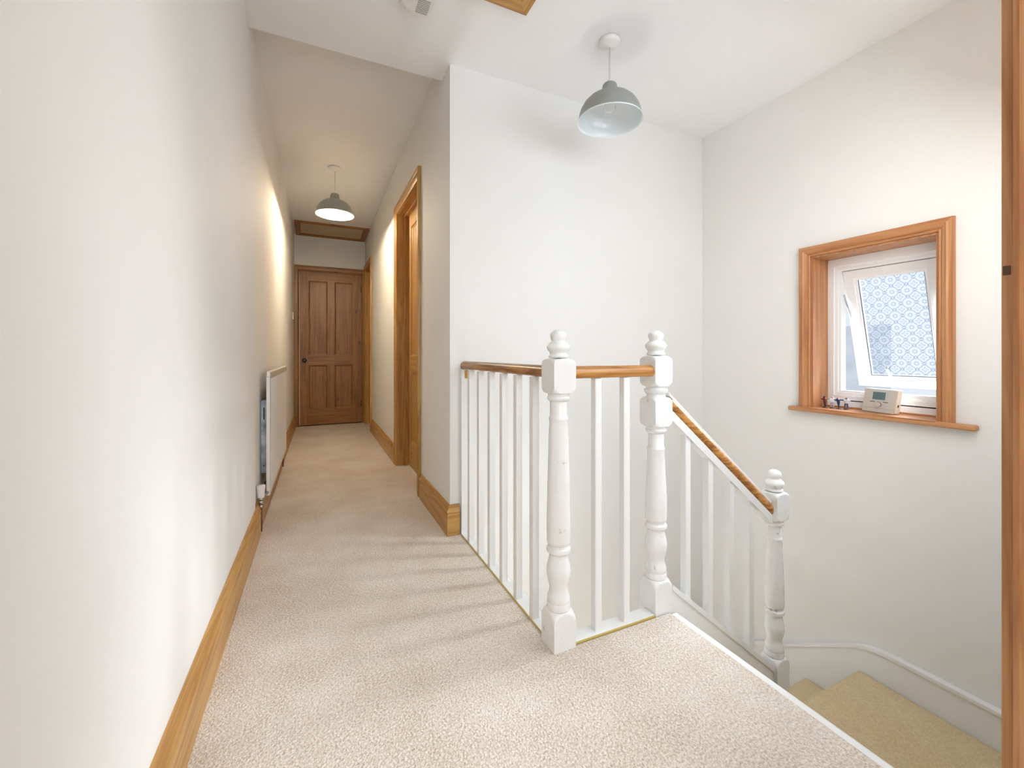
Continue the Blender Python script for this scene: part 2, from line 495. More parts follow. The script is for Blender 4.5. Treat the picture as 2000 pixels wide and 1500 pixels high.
baseboard('baseboard_corridor_far', (XR-0.0005, D1[1]+0.078), (XR-0.0005, D3[0]-0.075), (-1, 0), 'pine_y', 'pine skirting board between the two side doors of the corridor')


# ------------------------------------------------------------------ door builder
CAS = [(0, 0), (0, 0.010), (0.006, 0.014), (0.012, 0.012), (0.016, 0.015), (0.045, 0.017), (0.050, 0.021), (0.060, 0.023), (0.068, 0.021), (0.070, 0.0)]
def casing(bm, rect, prof, f, closed=False, wscale=1.0):
    a0, a1, z0, z1 = rect
    paths = []
    for w_, d in prof:
        w_ *= wscale
        if closed: pts = [(a0-w_, z0-w_), (a0-w_, z1+w_), (a1+w_, z1+w_), (a1+w_, z0-w_)]
        else: pts = [(a0-w_, z0), (a0-w_, z1+w_), (a1+w_, z1+w_), (a1+w_, z0)]
        paths.append([bm.verts.new(f(a, b_, d)) for a, b_ in pts])
    n = 4 if closed else 3
    for i in range(len(paths)-1):
        for k in range(n):
            fc = bm.faces.new((paths[i][k], paths[i][(k+1) % 4], paths[i+1][(k+1) % 4], paths[i+1][k]))
            fc.material_index = k % 2
    if not closed:
        for k in (0, 3):
            bm.faces.new([p[k] for p in paths])

def door(name, rect, f, depth, mats, label, leaf_d, knob_side=0, knob='bronze', hinge=True, cw=1.0):
    """f(a,z,d): a along wall, d>0 out of the wall face towards the viewer.  mats=(vertical, horizontal)"""
    root = tag(empty(name, f((rect[0]+rect[1])/2, 0, -leaf_d)), label, 'door', kind='structure')
    ox = Vector(f((rect[0]+rect[1])/2, 0, -leaf_d))
    g = lambda a, z, d: tuple(Vector(f(a, z, d))-ox)
    a0, a1, z0, z1 = rect
    J = 0.024
    bm = bmesh.new(); casing(bm, (a0+J-0.004, a1-J+0.004, z0, z1-J+0.004), CAS, lambda a, z, d: g(a, z, d+0.0005), wscale=cw)
    obj('door_casing', bm, mats, root)
    def gbox(bm, A0, A1, Z0, Z1, d0, d1, mi=0):
        n0 = len(bm.faces)
        vs = []
        for (a, z, d) in ((A0, Z0, d0), (A1, Z0, d0), (A1, Z1, d0), (A0, Z1, d0), (A0, Z0, d1), (A1, Z0, d1), (A1, Z1, d1), (A0, Z1, d1)):
            vs.append(bm.verts.new(g(a, z, d)))
        for q in ((0, 1, 2, 3), (4, 5, 6, 7), (0, 1, 5, 4), (1, 2, 6, 5), (2, 3, 7, 6), (3, 0, 4, 7)):
            fc = bm.faces.new([vs[i] for i in q]); fc.material_index = mi
    bm = bmesh.new()   # jamb lining
    e = 0.001
    gbox(bm, a0+e, a0+J, z0, z1-e, 0, -depth)
    gbox(bm, a1-J, a1-e, z0, z1-e, 0, -depth)
    gbox(bm, a0+J, a1-J, z1-J, z1-e, 0, -depth, 1)
    ls = leaf_d-0.001
    if leaf_d > 0.02:   # stops
        gbox(bm, a0+J, a0+J+0.012, z0, z1-J, -ls+0.03 if ls > 0.05 else 0.0, -ls)
        gbox(bm, a1-J-0.012, a1-J, z0, z1-J, -ls+0.03 if ls > 0.05 else 0.0, -ls)
        gbox(bm, a0+J+0.012, a1-J-0.012, z1-J-0.012, z1-J, -ls+0.03 if ls > 0.05 else 0.0, -ls, 1)
    obj('door_jamb', bm, mats, root)
    # leaf: stiles and rails
    L0, L1, B, T = a0+J+0.003, a1-J-0.003, z0+0.008, z1-J-0.003
    W = L1-L0; s = 0.105 if W > 0.7 else 0.09; mid = (L0+L1)/2; mw = 0.085
    lock = (0.80, 0.93); bot = 0.20; topr = 0.115
    d0, d1 = -leaf_d, -leaf_d-0.04
    bm = bmesh.new()
    gbox(bm, L0, L0+s, B, T, d0, d1); gbox(bm, L1-s, L1, B, T, d0, d1)
    gbox(bm, L0+s, L1-s, B, B+bot, d0, d1, 1); gbox(bm, L0+s, L1-s, lock[0], lock[1], d0, d1, 1); gbox(bm, L0+s, L1-s, T-topr, T, d0, d1, 1)
    gbox(bm, mid-mw/2, mid+mw/2, B+bot, lock[0], d0, d1); gbox(bm, mid-mw/2, mid+mw/2, lock[1], T-topr, d0, d1)
    leaf = obj('door_leaf', bm, mats, root)
    for (p0, p1) in ((L0+s, mid-mw/2), (mid+mw/2, L1-s)):
        for (q0, q1) in ((B+bot, lock[0]), (lock[1], T-topr)):
            bm = bmesh.new()
            gbox(bm, p0, p1, q0, q1, d0-0.014, d0-0.026)
            # bead moulding round the panel
            prof = [(0, -0.0005), (-0.006, -0.002), (-0.010, -0.009), (-0.018, -0.011), (-0.020, -0.0139)]
            casing(bm, (p0, p1, q0, q1), prof, lambda a, z, d: g(a, z, d0+d), closed=True)
            gbox(bm, p0+0.035, p1-0.035, q0+0.035, q1-0.035, d0-0.009, d0-0.015)
            obj('door_panel', bm, mats, leaf)
    ka = L0+0.058 if knob_side == 0 else L1-0.058
    bm = bmesh.new()
    kp = Vector(g(ka, 0.865, d0)); kq = Vector(g(ka, 0.865, d0+1))-Vector(g(ka, 0.865, d0))
    prev = None
    for (d, r_) in ((0, 0.022), (0.006, 0.021), (0.008, 0.010), (0.022, 0.010), (0.028, 0.022), (0.040, 0.028), (0.052, 0.025), (0.060, 0.012), (0.061, 0.001)):
        if prev: tube(bm, kp+kq*prev[0], kp+kq*d, prev[1], 20, r_, cap=False)
        prev = (d, r_)
    obj('door_knob', bm, knob, root)
    if hinge:
        ha = L1 if knob_side == 0 else L0
        for hz in (0.22, 1.80):
            bm = bmesh.new()
            tube(bm, g(ha, hz, d0+0.004), g(ha, hz+0.09, d0+0.004), 0.006, 10)
            obj('door_hinge', bm, 'bronze', root)
    return root

door('door_1', D1, lambda a, z, d: (XR-d, a, z), 0.13, ['pine_z', 'pine_y'], 'pine panelled door set back in the corridor side wall, nearest the stairwell', 0.085, knob_side=0, hinge=False)
door('door_2', D2, lambda a, z, d: (a, YE-d, z), 0.12, ['dark_z', 'dark_x'], 'closed four panel pine door at the far end of the corridor', 0.012)
door('door_3', D3, lambda a, z, d: (XR-d, a, z), 0.12, ['pine_z', 'pine_y'], 'pine door in the side wall right beside the far corridor door', 0.05, knob_side=0, hinge=False, cw=0.9)

# door 4: only the edge of its frame shows at the right border
f4 = lambda a, z, d: (1.17-d, a, z)
r4 = tag(empty('door_4', (1.17, -0.18, 0)), 'pine door frame cut off by the right edge of the picture', 'door', kind='structure')
g4 = lambda a, z, d: tuple(Vector(f4(a, z, d))-Vector((1.17, -0.18, 0)))
bm = bmesh.new(); casing(bm, (-0.60, 0.243, 0.0, 2.06), CAS, lambda a, z, d: g4(a, z, d+0.001), wscale=1.03)
obj('door_casing', bm, ['rose_z', 'rose_y'], r4)
bm = bmesh.new(); box(bm, -0.002, 0.12, 0.4985, 0.5105, 0, 2.46)
box(bm, -0.012, -0.002, 0.494, 0.5105, 0, 2.46, 0.002)
obj('end_board', bm, 'rose_z', r4)
bm = bmesh.new(); box(bm, -0.0132, -0.012, 0.4985, 0.5080, 1.095, 1.112); obj('notch_mark', bm, 'bronze', r4)  # thin box standing in for the small dark notch at the board edge
bm = bmesh.new(); box(bm, 0.05, 0.09, -0.41, 0.41, 0.005, 2.05)
obj('door_leaf', bm, 'pine_z', r4)

# ------------------------------------------------------------------ hatches
def hatch(name, x0, x1, y0, y1, zf, mats, panel, label, w_=0.062):
    cx, cy = (x0+x1)/2, (y0+y1)/2
    root = tag(empty(name, (cx, cy, zf(cy))), label, 'loft hatch')
    prof = [(0, 0.0), (0, 0.010), (0.008, 0.014), (0.012, 0.011), (0.018, 0.016), (w_*0.72, 0.019), (w_*0.8, 0.024), (w_, 0.022), (w_, 0.0)]
    bm = bmesh.new()
    casing(bm, (x0+w_-cx, x1-w_-cx, y0+w_-cy, y1-w_-cy), prof, lambda a, b_, d: (a, b_, zf(cy+b_)-zf(cy)-d-0.0005), closed=True)
    obj('hatch_frame', bm, mats, root)
    bm = bmesh.new()
    prism(bm, [(y0+w_-0.002-cy, -0.0015), (y1-w_+0.002-cy, -0.0015), (y1-w_+0.002-cy, -0.006), (y0+w_-0.002-cy, -0.006)], x0+w_-0.002-cx, x1-w_+0.002-cx, lambda u, v, a: (a, u, zf(cy+u)-zf(cy)+v))
    obj('hatch_panel', bm, panel, root)
    return root
hatch('loft_hatch', -0.205, 0.640, 5.62, YE-0.005, zc, ['dark_y', 'dark_x'], 'panel_paint', 'pine framed loft hatch with a cream panel in the corridor ceiling')
h = hatch('loft_hatch', 0.24, 0.856, 1.06, 1.683, lambda y: HC, ['pine_y', 'pine_x'], 'pine_x', 'pine framed loft hatch corner in the landing ceiling near the top edge')

# ------------------------------------------------------------------ smoke alarm / vent
sa = tag(empty('smoke_alarm', (0.402, 1.80, HC)), 'white square slotted unit on the landing ceiling at the top edge', 'smoke alarm')
bm = bmesh.new(); vs = box(bm, -0.068, 0.068, -0.072, 0.072, -0.028, -0.001)
es = [e for e in bm.edges if abs(e.verts[0].co.z-e.verts[1].co.z) > 0.01]
bmesh.ops.bevel(bm, geom=es, offset=0.022, segments=5, affect='EDGES')
es = [e for e in bm.edges if e.verts[0].co.z < -0.027 and e.verts[1].co.z < -0.027 and len(e.link_faces) == 2 and e.calc_face_angle(0) > 0.5]
bmesh.ops.bevel(bm, geom=es, offset=0.006, segments=3, affect='EDGES')
smooth_by_angle(obj('housing', bm, 'white_plastic', sa))
bm = bmesh.new()
for k in range(9):
    y = 0.058-0.009*k
    box(bm, 0.000+0.0015*k*0, 0.052, y-0.0016, y+0.0016, -0.0292, -0.0278)
obj('vent_slots', bm, base_mat('slot_grey', lin(150, 148, 146), 0.7)[0], sa)
bm = bmesh.new(); tube(bm, (-0.02, -0.01, -0.0278), (-0.02, -0.01, -0.031), 0.012, 20)
obj('test_button', bm, 'white_plastic', sa)

# ------------------------------------------------------------------ pendants
def pendant(x, y, zt, zrim, lit, label):
    root = tag(empty('pendant_lamp', (x, y, zt)), label, 'pendant lamp')
    dz = zrim-zt
    bm = bmesh.new(); lathe(bm, [(-0.0008, 0.050), (-0.008, 0.050), (-0.018, 0.047), (-0.024, 0.036), (-0.030, 0.012), (-0.034, 0.008), (-0.036, 0.0)], 0, 0, 0, 36)
    obj('ceiling_rose', bm, 'white_plastic', root)
    ht = dz+0.205
    bm = bmesh.new(); tube(bm, (0, 0, -0.034), (0, 0, ht-0.002), 0.0032, 10)
    obj('flex', bm, 'cord', root)
    bm = bmesh.new(); lathe(bm, [(ht+0.002, 0.005), (ht-0.004, 0.012), (ht-0.02, 0.017), (ht-0.026, 0.020), (ht-0.06, 0.020), (ht-0.075, 0.018), (ht-0.076, 0.0)], 0, 0, 0, 24)
    obj('lamp_holder', bm, 'white_plastic', root)
    # shade: outer grey skin, inner white skin, rolled rim
    outer = [(0.182, 0.0205), (0.181, 0.030), (0.176, 0.034), (0.160, 0.037), (0.131, 0.043), (0.129, 0.046), (0.1265, 0.058), (0.118, 0.082), (0.104, 0.105), (0.084, 0.125), (0.060, 0.139), (0.036, 0.147), (0.012, 0.1505), (0.007, 0.1535), (0.001, 0.1555), (0.0, 0.155)]
    inner = [(0.0015, 0.1525), (0.010, 0.149), (0.036, 0.1445), (0.060, 0.1365), (0.084, 0.1225), (0.104, 0.102), (0.117, 0.079), (0.124, 0.056), (0.127, 0.040), (0.158, 0.034), (0.172, 0.031), (0.178, 0.027), (0.179, 0.0205)]
    prof = outer+inner+[outer[0]]
    mats = [0]*(len(outer)-1)+[1]*(len(inner)+1)
    mats[len(outer)-3] = 1; mats[len(outer)-2] = 1
    bm = bmesh.new()
    rings = []
    seg = 64
    for z, r_ in prof[:-1]:
        rings.append([bm.verts.new((r_*math.cos(2*PI*k/seg), r_*math.sin(2*PI*k/seg), dz+z)) for k in range(seg)])
    for i in range(len(rings)):
        a, b_ = rings[i], rings[(i+1) % len(rings)]
        for k in range(seg):
            f_ = bm.faces.new((a[k], a[(k+1) % seg], b_[(k+1) % seg], b_[k])); f_.smooth = True; f_.material_index = mats[i]
    smooth_by_angle(obj('lamp_shade', bm, ['shade_grey', 'shade_white'], root), 40)
    bm = bmesh.new()
    bt = ht-0.078
    lathe(bm, [(bt, 0.013), (bt-0.015, 0.014), (bt-0.030, 0.022), (bt-0.048, 0.029), (bt-0.062, 0.029), (bt-0.076, 0.020), (bt-0.083, 0.008), (bt-0.084, 0.0)], 0, 0, 0, 28)
    obj('bulb', bm, 'bulb_on' if lit else 'bulb_off', root)
    if lit:
        ld = bpy.data.lights.new('corridor_bulb_light', 'POINT'); ld.energy = 35; ld.color = (1.0, 0.80, 0.56); ld.shadow_soft_size = 0.025
        lo = bpy.data.objects.new('corridor_bulb_light', ld); C.objects.link(lo); lo.location = (x, y, zt+bt-0.115)
    return root
pendant(1.305, 1.67, HC, 2.078, False, 'grey domed pendant lamp, unlit, hanging over the stairwell')
pendant(0.17, 3.995, zc(3.995), 2.155, True, 'grey domed pendant lamp, lit, hanging in the corridor')

# ------------------------------------------------------------------ banister
bn = tag(empty('banister', (0.73, 1.2, 0)), 'white turned newel posts and square balusters with wooden handrail round the stairwell', 'banister')
BX, BY = 0.73, 1.20
HALF = 0.041
def refine(prof, n=4):
    out = []
    for (z0, r0), (z1, r1) in zip(prof, prof[1:]):
        for k in range(n): out.append((z0+(z1-z0)*k/n, r0+(r1-r0)*k/n))
    out.append(prof[-1]); return out
BIG = 0.07
def arc_block(zlo, zhi, rlo, rhi):
    """turned-down ends of a square block: radius limit climbs steeply from r to beyond the corners"""
    up = [(zlo, rlo), (zlo+0.001, 0.0405), (zlo+0.003, 0.0470), (zlo+0.007, 0.0520), (zlo+0.012, 0.0555), (zlo+0.018, 0.0582), (zlo+0.019, BIG)]
    dn = [(zhi-0.017, BIG), (zhi-0.016, 0.0582), (zhi-0.011, 0.0555), (zhi-0.006, 0.0520), (zhi-0.003, 0.0470), (zhi-0.001, 0.0405), (zhi, rhi)]
    return up+dn
def shaft(zb_, zt_):
    """rings, vase, bead, tapering column, rings, from the base block top zb_ to the upper block bottom zt_"""
    H = zt_-zb_
    k = [(0.000, .036), (.003, .0385), (.020, .0385), (.024, .0365), (.028, .0380), (.040, .0370), (.050, .0335), (.060, .0305), (.070, .0300),
         (.082, .0320), (.096, .0360), (.112, .0392), (.124, .0397), (.138, .0385), (.154, .0345), (.168, .0312), (.176, .0305), (.181, .0320), (.186, .0385), (.192, .0400), (.198, .0390), (.203, .0335), (.209, .0330), (.214, .0375), (.222, .0388)]
    out = [(zb_+a, r_) for a, r_ in k]
    c1 = zt_-.086
    out += [(zb_+.30, .0390), (zb_+.22+(c1-zb_-.22)*.45, .0368), (c1-.06, .0330), (c1-.004, .0303), (c1, .0318), (c1+.005, .0326), (c1+.010, .0300), (c1+.012, .0285)]
    out += [(zt_-.026, .0285), (zt_-.023, .0325), (zt_-.019, .0360), (zt_-.014, .0378), (zt_-.010, .0368), (zt_-.008, .0345), (zt_-.005, .0352), (zt_-.001, .0352)]
    return out
def newel(x, y, zbot, zbase, blocks, ztop_fin, label=None):
    """blocks: list of (zlo,zhi) upward"""
    prof = [(zbot, BIG), (zbase-0.034, BIG), (zbase-0.030, .0582), (zbase-0.021, .0560), (zbase-0.012, .0510), (zbase-0.005, .0450), (zbase-0.001, .0390)]
    prof += shaft(zbase, blocks[0][0])
    for i, (lo, hi) in enumerate(blocks):
        prof += arc_block(lo, hi, .036, .036)
        if i+1 < len(blocks):
            nx = blocks[i+1][0]; H = nx-hi
            prof += [(hi+H*.10, .034), (hi+H*.25, .0335), (hi+H*.35, .0385), (hi+H*.55, .0425), (hi+H*.75, .0425), (hi+H*.85, .036)]
    zt_ = blocks[-1][1]
    prof += [(zt_+0.003, .0)]
    bm = bmesh.new(); lathe(bm, prof, x-BX, y-BY, 0, 64, HALF)
    o = smooth_by_angle(obj('newel_post', bm, 'newel', bn), 38)
    if label: o['label'] = label
    f = [(0.003, .030), (0.006, .034), (0.011, .0335), (0.014, .029), (0.020, .0295), (0.027, .035), (0.035, .0390), (0.041, .0385), (0.048, .034), (0.054, .0265), (0.057, .0232), (0.060, .0235), (0.066, .0262), (0.074, .0280), (0.082, .0268), (0.089, .021), (0.094, .011), (0.0955, 0.0)]
    bm = bmesh.new(); lathe(bm, [(zt_+a, r_) for a, r_ in f], x-BX, y-BY, 0, 40)
    obj('finial', bm, 'newel', o)
    return o
newel(0.73, 1.20, 0.0, 0.118, [(0.820, 0.934)], 1.03)
newel(1.161, 1.212, -0.25, 0.118, [(0.680, 0.790), (0.828, 0.942)], 1.036)
newel(1.829, 1.20, -0.95, -0.365, [(0.228, 0.348)], 0.444)

# handrails
def rail(p0, p1, mat, prof_r=0.024):
    bm = bmesh.new()
    p0 = Vector(p0); p1 = Vector(p1); d = (p1-p0).normalized()
    side = d.cross(Vector((0, 0, 1))).normalized(); up = side.cross(d)
    seg = 28; A = []; B = []
    for k in range(seg):
        a = 2*PI*k/seg
        u = prof_r*math.cos(a); v = prof_r*math.sin(a)*1.0
        if v < -0.6*prof_r: v = -0.6*prof_r - (abs(v)-0.6*prof_r)*0.4
        o_ = side*u+up*v
        A.append(bm.verts.new(p0+o_-Vector((BX, BY, 0)))); B.append(bm.verts.new(p1+o_-Vector((BX, BY, 0))))
    for k in range(seg):
        f_ = bm.faces.new((A[k], A[(k+1) % seg], B[(k+1) % seg], B[k])); f_.smooth = True
    bm.faces.new(A); bm.faces.new(B)
    bmesh.ops.bevel(bm, geom=[e for e in bm.edges if len([f for f in e.link_faces if len(f.verts) > 6]) == 1], offset=0.006, segments=3, affect='EDGES')
    return smooth_by_angle(obj('handrail', bm, mat, bn), 40)
rail((0.73, YB-0.002, 0.887), (0.73, 1.20+HALF-0.004, 0.887), 'rail_y')
rail((0.73+HALF-0.004, 1.20, 0.885), (1.161-HALF+0.020, 1.20, 0.885), 'rail_x')
def zr(x): return 0.742 - (x-1.233)*sl
rl = rail((1.198, 1.20, zr(1.198)), (1.800, 1.20, zr(1.800)), 'rail_x', 0.025)
# white moulding under the sloping rail
bm = bmesh.new()
prism(bm, [(1.203-BX, zr(1.203)-0.022), (1.789-BX, zr(1.789)-0.022), (1.789-BX, zr(1.789)-0.058), (1.203-BX, zr(1.203)-0.058)], -0.020, 0.020, lambda u, v, a: (u, a, v))
obj('rail_fillet', bm, 'gloss', bn)
bm = bmesh.new()   # painted highlight: white strip along the top of the sloping rail
prism(bm, [(1.203-BX, zr(1.203)+0.0365), (1.789-BX, zr(1.789)+0.0365), (1.789-BX, zr(1.789)+0.026), (1.203-BX, zr(1.203)+0.026)], -0.014, 0.022, lambda u, v, a: (u, a, v))
obj('rail_highlight', bm, 'gloss', bn)
# wall bracket below the rail end
bm = bmesh.new()
box(bm, -0.010, 0.010, 0.930, 0.9575, 0.820, 0.864, 0.002)
tube(bm, (0, 0.93, 0.842), (0, 0.926, 0.842), 0.004, 10)
obj('rail_bracket', bm, 'brass', bn)
# balusters
def baluster(x, y, z0, z1t, z1b=None, w_=0.0135):
    bm = bmesh.new()
    vs = box(bm, x-w_-BX, x+w_-BX, y-w_-BY, y+w_-BY, z0, z1t)
    if z1b is not None:
        for v in bm.verts:
            left = v.co.x < x-BX
            if v.co.z > (z0+z1t)/2: v.co.z = z1b(x-w_ if left else x+w_)
            else: v.co.z = z0 if not callable(z0) else v.co.z
    es = [e for e in bm.edges if abs((e.verts[0].co-e.verts[1].co).z) > 0.3]
    bmesh.ops.bevel(bm, geom=es, offset=0.0015, segments=2, affect='EDGES')
    return obj('baluster', bm, 'gloss', bn)
for k in range(6): baluster(0.718, 1.3475+0.1352*k, 0.005, 0.868)
baluster(0.718, 2.144, 0.005, 0.868)
for x in (0.881, 1.003): baluster(x, 1.200, 0.005, 0.866)
for k in range(4):
    x = 1.299+0.122*k
    baluster(x, 1.200, zs(x)+0.001, 0.5, lambda q: zr(q)-0.056)
# base rails and their yellowed sealant line
bm = bmesh.new(); box(bm, 0.7045-BX, 0.754-BX, 1.2415-BY, YB-0.001-BY, -0.215, 0.006, 0.0015)
obj('base_rail', bm, 'gloss', bn)
bm = bmesh.new(); box(bm, 0.7715-BX, 1.1195-BX, 1.1745-BY, 1.226-BY, -0.215, 0.006, 0.0015)
obj('base_rail', bm, 'gloss', bn)
bm = bmesh.new(); box(bm, 0.7005-BX, 0.705-BX, 1.2415-BY, YB-0.03-BY, -0.01, 0.0035)
obj('sealant_line', bm, 'yellow', bn)
bm = bmesh.new(); box(bm, 0.7715-BX, 1.1195-BX, 1.1685-BY, 1.1745-BY, -0.01, 0.0045)
obj('sealant_line', bm, 'yellow', bn)

# ------------------------------------------------------------------ radiator
ra = tag(empty('radiator', (XL, 2.75, 0.15)), 'white flat panel radiator on the left corridor wall', 'radiator')
rot = -math.atan(0.0150)
ra.rotation_euler = (0, 0, rot); ra.location = (xl_c(2.75), 2.75, 0.15)
RX0, RX1 = 0.036, 0.054     # panel back and front, off the wall
RL, RH = 1.25, 0.70
bm = bmesh.new()
# fluted front
n = 38; pts = [(RX0, 0), (RX1, 0)]
p = [(RX1-0.001, 0.0), (RX1, 0.004), (RX1, 0.030)]
y = 0.030; pitch = (RL-0.06)/n
for k in range(n):
    p += [(RX1, y+pitch*0.30), (RX1-0.004, y+pitch*0.45), (RX1-0.004, y+pitch*0.8), (RX1, y+pitch*0.95)]
    y += pitch
p += [(RX1, RL-0.004), (RX1-0.001, RL), (RX0, RL), (RX0, 0)]
prism(bm, p, 0.030, RH-0.032, lambda u, v, a: (u, v, a))
box(bm, RX0, RX1, 0.0, RL, 0.0, 0.030, 0.004)
box(bm, RX0, RX1, 0.0, RL, RH-0.032, RH, 0.004)
obj('panel', bm, 'radiator', ra)
bm = bmesh.new(); box(bm, RX0-0.001, RX0+0.004, 0.0, RL, RH-0.03, RH+0.002, 0.001)
box(bm, RX1-0.001, RX1+0.003, 0.012, RL-0.012, RH-0.040, RH-0.006, 0.001)
obj('top_trim', bm, base_mat('radiator_top_beige', lin(196, 184, 166), 0.5)[0], ra)
bm = bmesh.new()   # near mounting bracket, seen in the gap
for yb in (0.10,):
    box(bm, 0.001, 0.004, yb-0.018, yb+0.018, 0.12, 0.53)
    box(bm, 0.001, RX0, yb-0.020, yb-0.0175, 0.12, 0.53)
    box(bm, 0.001, RX0-0.002, yb-0.030, yb+0.02, 0.115, 0.119)
    box(bm, 0.004, RX0, yb+0.015, yb+0.0175, 0.12, 0.53)
obj('mounting_bracket', bm, 'galv', ra)
bm = bmesh.new()
box(bm, 0.013, 0.019, 0.0795, 0.0808, 0.42, 0.49)
obj('bracket_slot', bm, 'dark', ra)
bm = bmesh.new(); tube(bm, (0.014, 0.0797, 0.155), (0.014, 0.0785, 0.155), 0.004, 12)
obj('bracket_hole', bm, 'dark', ra)
bm = bmesh.new(); box(bm, 0.001, RX0, RL-0.14, RL-0.10, 0.12, 0.53)
obj('mounting_bracket', bm, 'galv', ra)
# valves
def valve(yv, lab, trv=True):
    s = 0.0235
    bm = bmesh.new()
    tube(bm, (s, yv, -0.15), (s, yv, -0.02), 0.0065, 14)
    obj('feed_pipe', bm, 'brownpipe', ra)
    bm = bmesh.new()
    tube(bm, (s, yv, -0.025), (s, yv, -0.008), 0.012, 6); tube(bm, (s, yv, -0.008), (s, yv, 0.016), 0.010, 16)
    tube(bm, (s, yv, 0.016), (s, yv, 0.030), 0.0125, 12)
    e = 0.0 if yv < 0 else RL
    tube(bm, (s, yv, 0.02), (RX0+0.006, e, 0.02), 0.008, 12)
    v = obj('valve_body', bm, 'chrome', ra)
    bm = bmesh.new()
    if trv:
        lathe(bm, [(0.030, 0.0150), (0.036, 0.0175), (0.052, 0.0178), (0.090, 0.0215), (0.096, 0.0205), (0.098, 0.0)], s, yv, 0, 20)
    else:
        lathe(bm, [(0.030, 0.011), (0.06, 0.013), (0.066, 0.011), (0.067, 0.0)], s, yv, 0, 16)
    obj('valve_cap', bm, 'white_plastic', v)
valve(-0.12, 'near')
valve(RL+0.06, 'far', False)

# ------------------------------------------------------------------ light switch
ls = tag(empty('light_switch', (xl_c(5.82)+0.0015, 5.82, 1.41)), 'small white light switch on the left wall beside the far door', 'light switch')
bm = bmesh.new(); box(bm, 0, 0.010, -0.043, 0.043, -0.043, 0.043, 0.003)
obj('plate', bm, 'white_plastic', ls)
bm = bmesh.new(); box(bm, 0.009, 0.015, -0.008, 0.008, -0.014, 0.014, 0.002)
obj('rocker', bm, 'white_plastic', ls)

# ------------------------------------------------------------------ window_1
W0, W1, Z0, Z1 = WIN
wn = tag(empty('window_1', (XW, (W0+W1)/2, Z0)), 'small pine cased window with a tilted patterned glass sash, on the stairwell wall', 'window', kind='structure')
wy = (W0+W1)/2
gw = lambda a, z, d: (-d, a-wy, z-Z0)
bm = bmesh.new()
WC = [(0, 0), (0, 0.008), (0.006, 0.012), (0.012, 0.010), (0.016, 0.016), (0.030, 0.022), (0.036, 0.026), (0.044, 0.022), (0.060, 0.022), (0.062, 0.0)]
casing(bm, (W0-0.0, W1+0.0, Z0+0.002, Z1), WC, lambda a, z, d: gw(a, z, d+0.0005), wscale=0.88)
obj('window_casing', bm, ['rose_z', 'rose_y'], wn)
bm = bmesh.new()   # pine reveal
box(bm, 0.0, 0.150, W0+0.0005-wy, W0+0.010-wy, 0.003, Z1-Z0-0.001)
box(bm, 0.0, 0.150, W1-0.010-wy, W1-0.0005-wy, 0.003, Z1-Z0-0.001)
box(bm, 0.0, 0.150, W0+0.010-wy, W1-0.010-wy, Z1-Z0-0.010, Z1-Z0-0.001)
obj('reveal_lining', bm, 'rose_z', wn)
bm = bmesh.new()
box(bm, -0.040, 0.150, W0+0.001-wy, W1-0.001-wy, 0.0005, 0.003)
vs = box(bm, -0.040, -0.001, 0.773-wy, 1.537-wy, -0.022, 0.002, 0.008, 3)
smooth_by_angle(obj('window_sill', bm, 'rose_y', wn), 40)
# uPVC outer frame
fx0, fx1 = 0.140, 0.205
i0, i1, j0, j1 = W0+0.066, W1-0.066, Z0+0.095, Z1-0.080   # clear opening
bm = bmesh.new()
prof = [(0, fx1), (0, 0.160), (0.012, 0.157), (0.014, 0.150), (0.030, 0.147), (0.033, fx0), (0.067, fx0), (0.067, fx1)]
def wc(bm, rect, prof, shrink=None):
    a0, a1, b0, b1 = rect
    paths = []
    for w_, x in prof:
        pts = [(a0-w_, b0-w_), (a0-w_, b1+w_), (a1+w_, b1+w_), (a1+w_, b0-w_)]
        paths.append([bm.verts.new((x, a-wy, z-Z0)) for a, z in pts])
    n = len(paths)
    for i in range(n):
        for k in range(4):
            bm.faces.new((paths[i][k], paths[i][(k+1) % 4], paths[(i+1) % n][(k+1) % 4], paths[(i+1) % n][k]))
wc(bm, (i0, i1, j0, j1), [(w_*0.84, x) for w_, x in prof])
box(bm, fx0-0.006, fx1, W0+0.011-wy, W1-0.011-wy, 0.004, 0.040)
box(bm, fx0-0.0, fx1, W0+0.011-wy, W1-0.011-wy, 0.040, j0-Z0-0.05)
box(bm, fx0+0.001, fx1, W0+0.011-wy, W1-0.011-wy, j1-Z0+0.055, Z1-Z0-0.011)
obj('window_frame', bm, 'upvc', wn)
# pine strip under the frame
bm = bmesh.new(); box(bm, 0.118, 0.1335, W0+0.011-wy, W1-0.011-wy, 0.0032, 0.010)
obj('frame_bead', bm, 'rose_y', wn)
# top hung sash opened outwards at the bottom
ang = math.radians(14.5)
def rot_sash(x, y_, z):
    # hinge line at top of opening (x=0.165, z=j1-Z0)
    zz = z-(j1-Z0); c, s_ = math.cos(ang), math.sin(ang)
    return (0.172 + x*c - zz*s_, y_, (j1-Z0) + zz*c + x*s_)
bm = bmesh.new()
sw = 0.058
S0, S1, T0, T1 = i0+0.002, i1-0.002, j0+0.002, j1-0.003
prof = [(0, 0.0), (sw*0.75, 0.0), (sw*0.82, 0.006), (sw*0.95, 0.008), (sw, 0.014), (sw, 0.040), (0, 0.040)]
paths = []
for w_, x in prof:
    pts = [(S0+w_, T0+w_), (S0+w_, T1-w_), (S1-w_, T1-w_), (S1-w_, T0+w_)]
    paths.append([bm.verts.new(rot_sash(x, a-wy, z-Z0)) for a, z in pts])
for i in range(len(paths)):
    for k in range(4):
        bm.faces.new((paths[i][k], paths[i][(k+1) % 4], paths[(i+1) % len(paths)][(k+1) % 4], paths[(i+1) % len(paths)][k]))
sash = obj('sash', bm, 'upvc', wn)
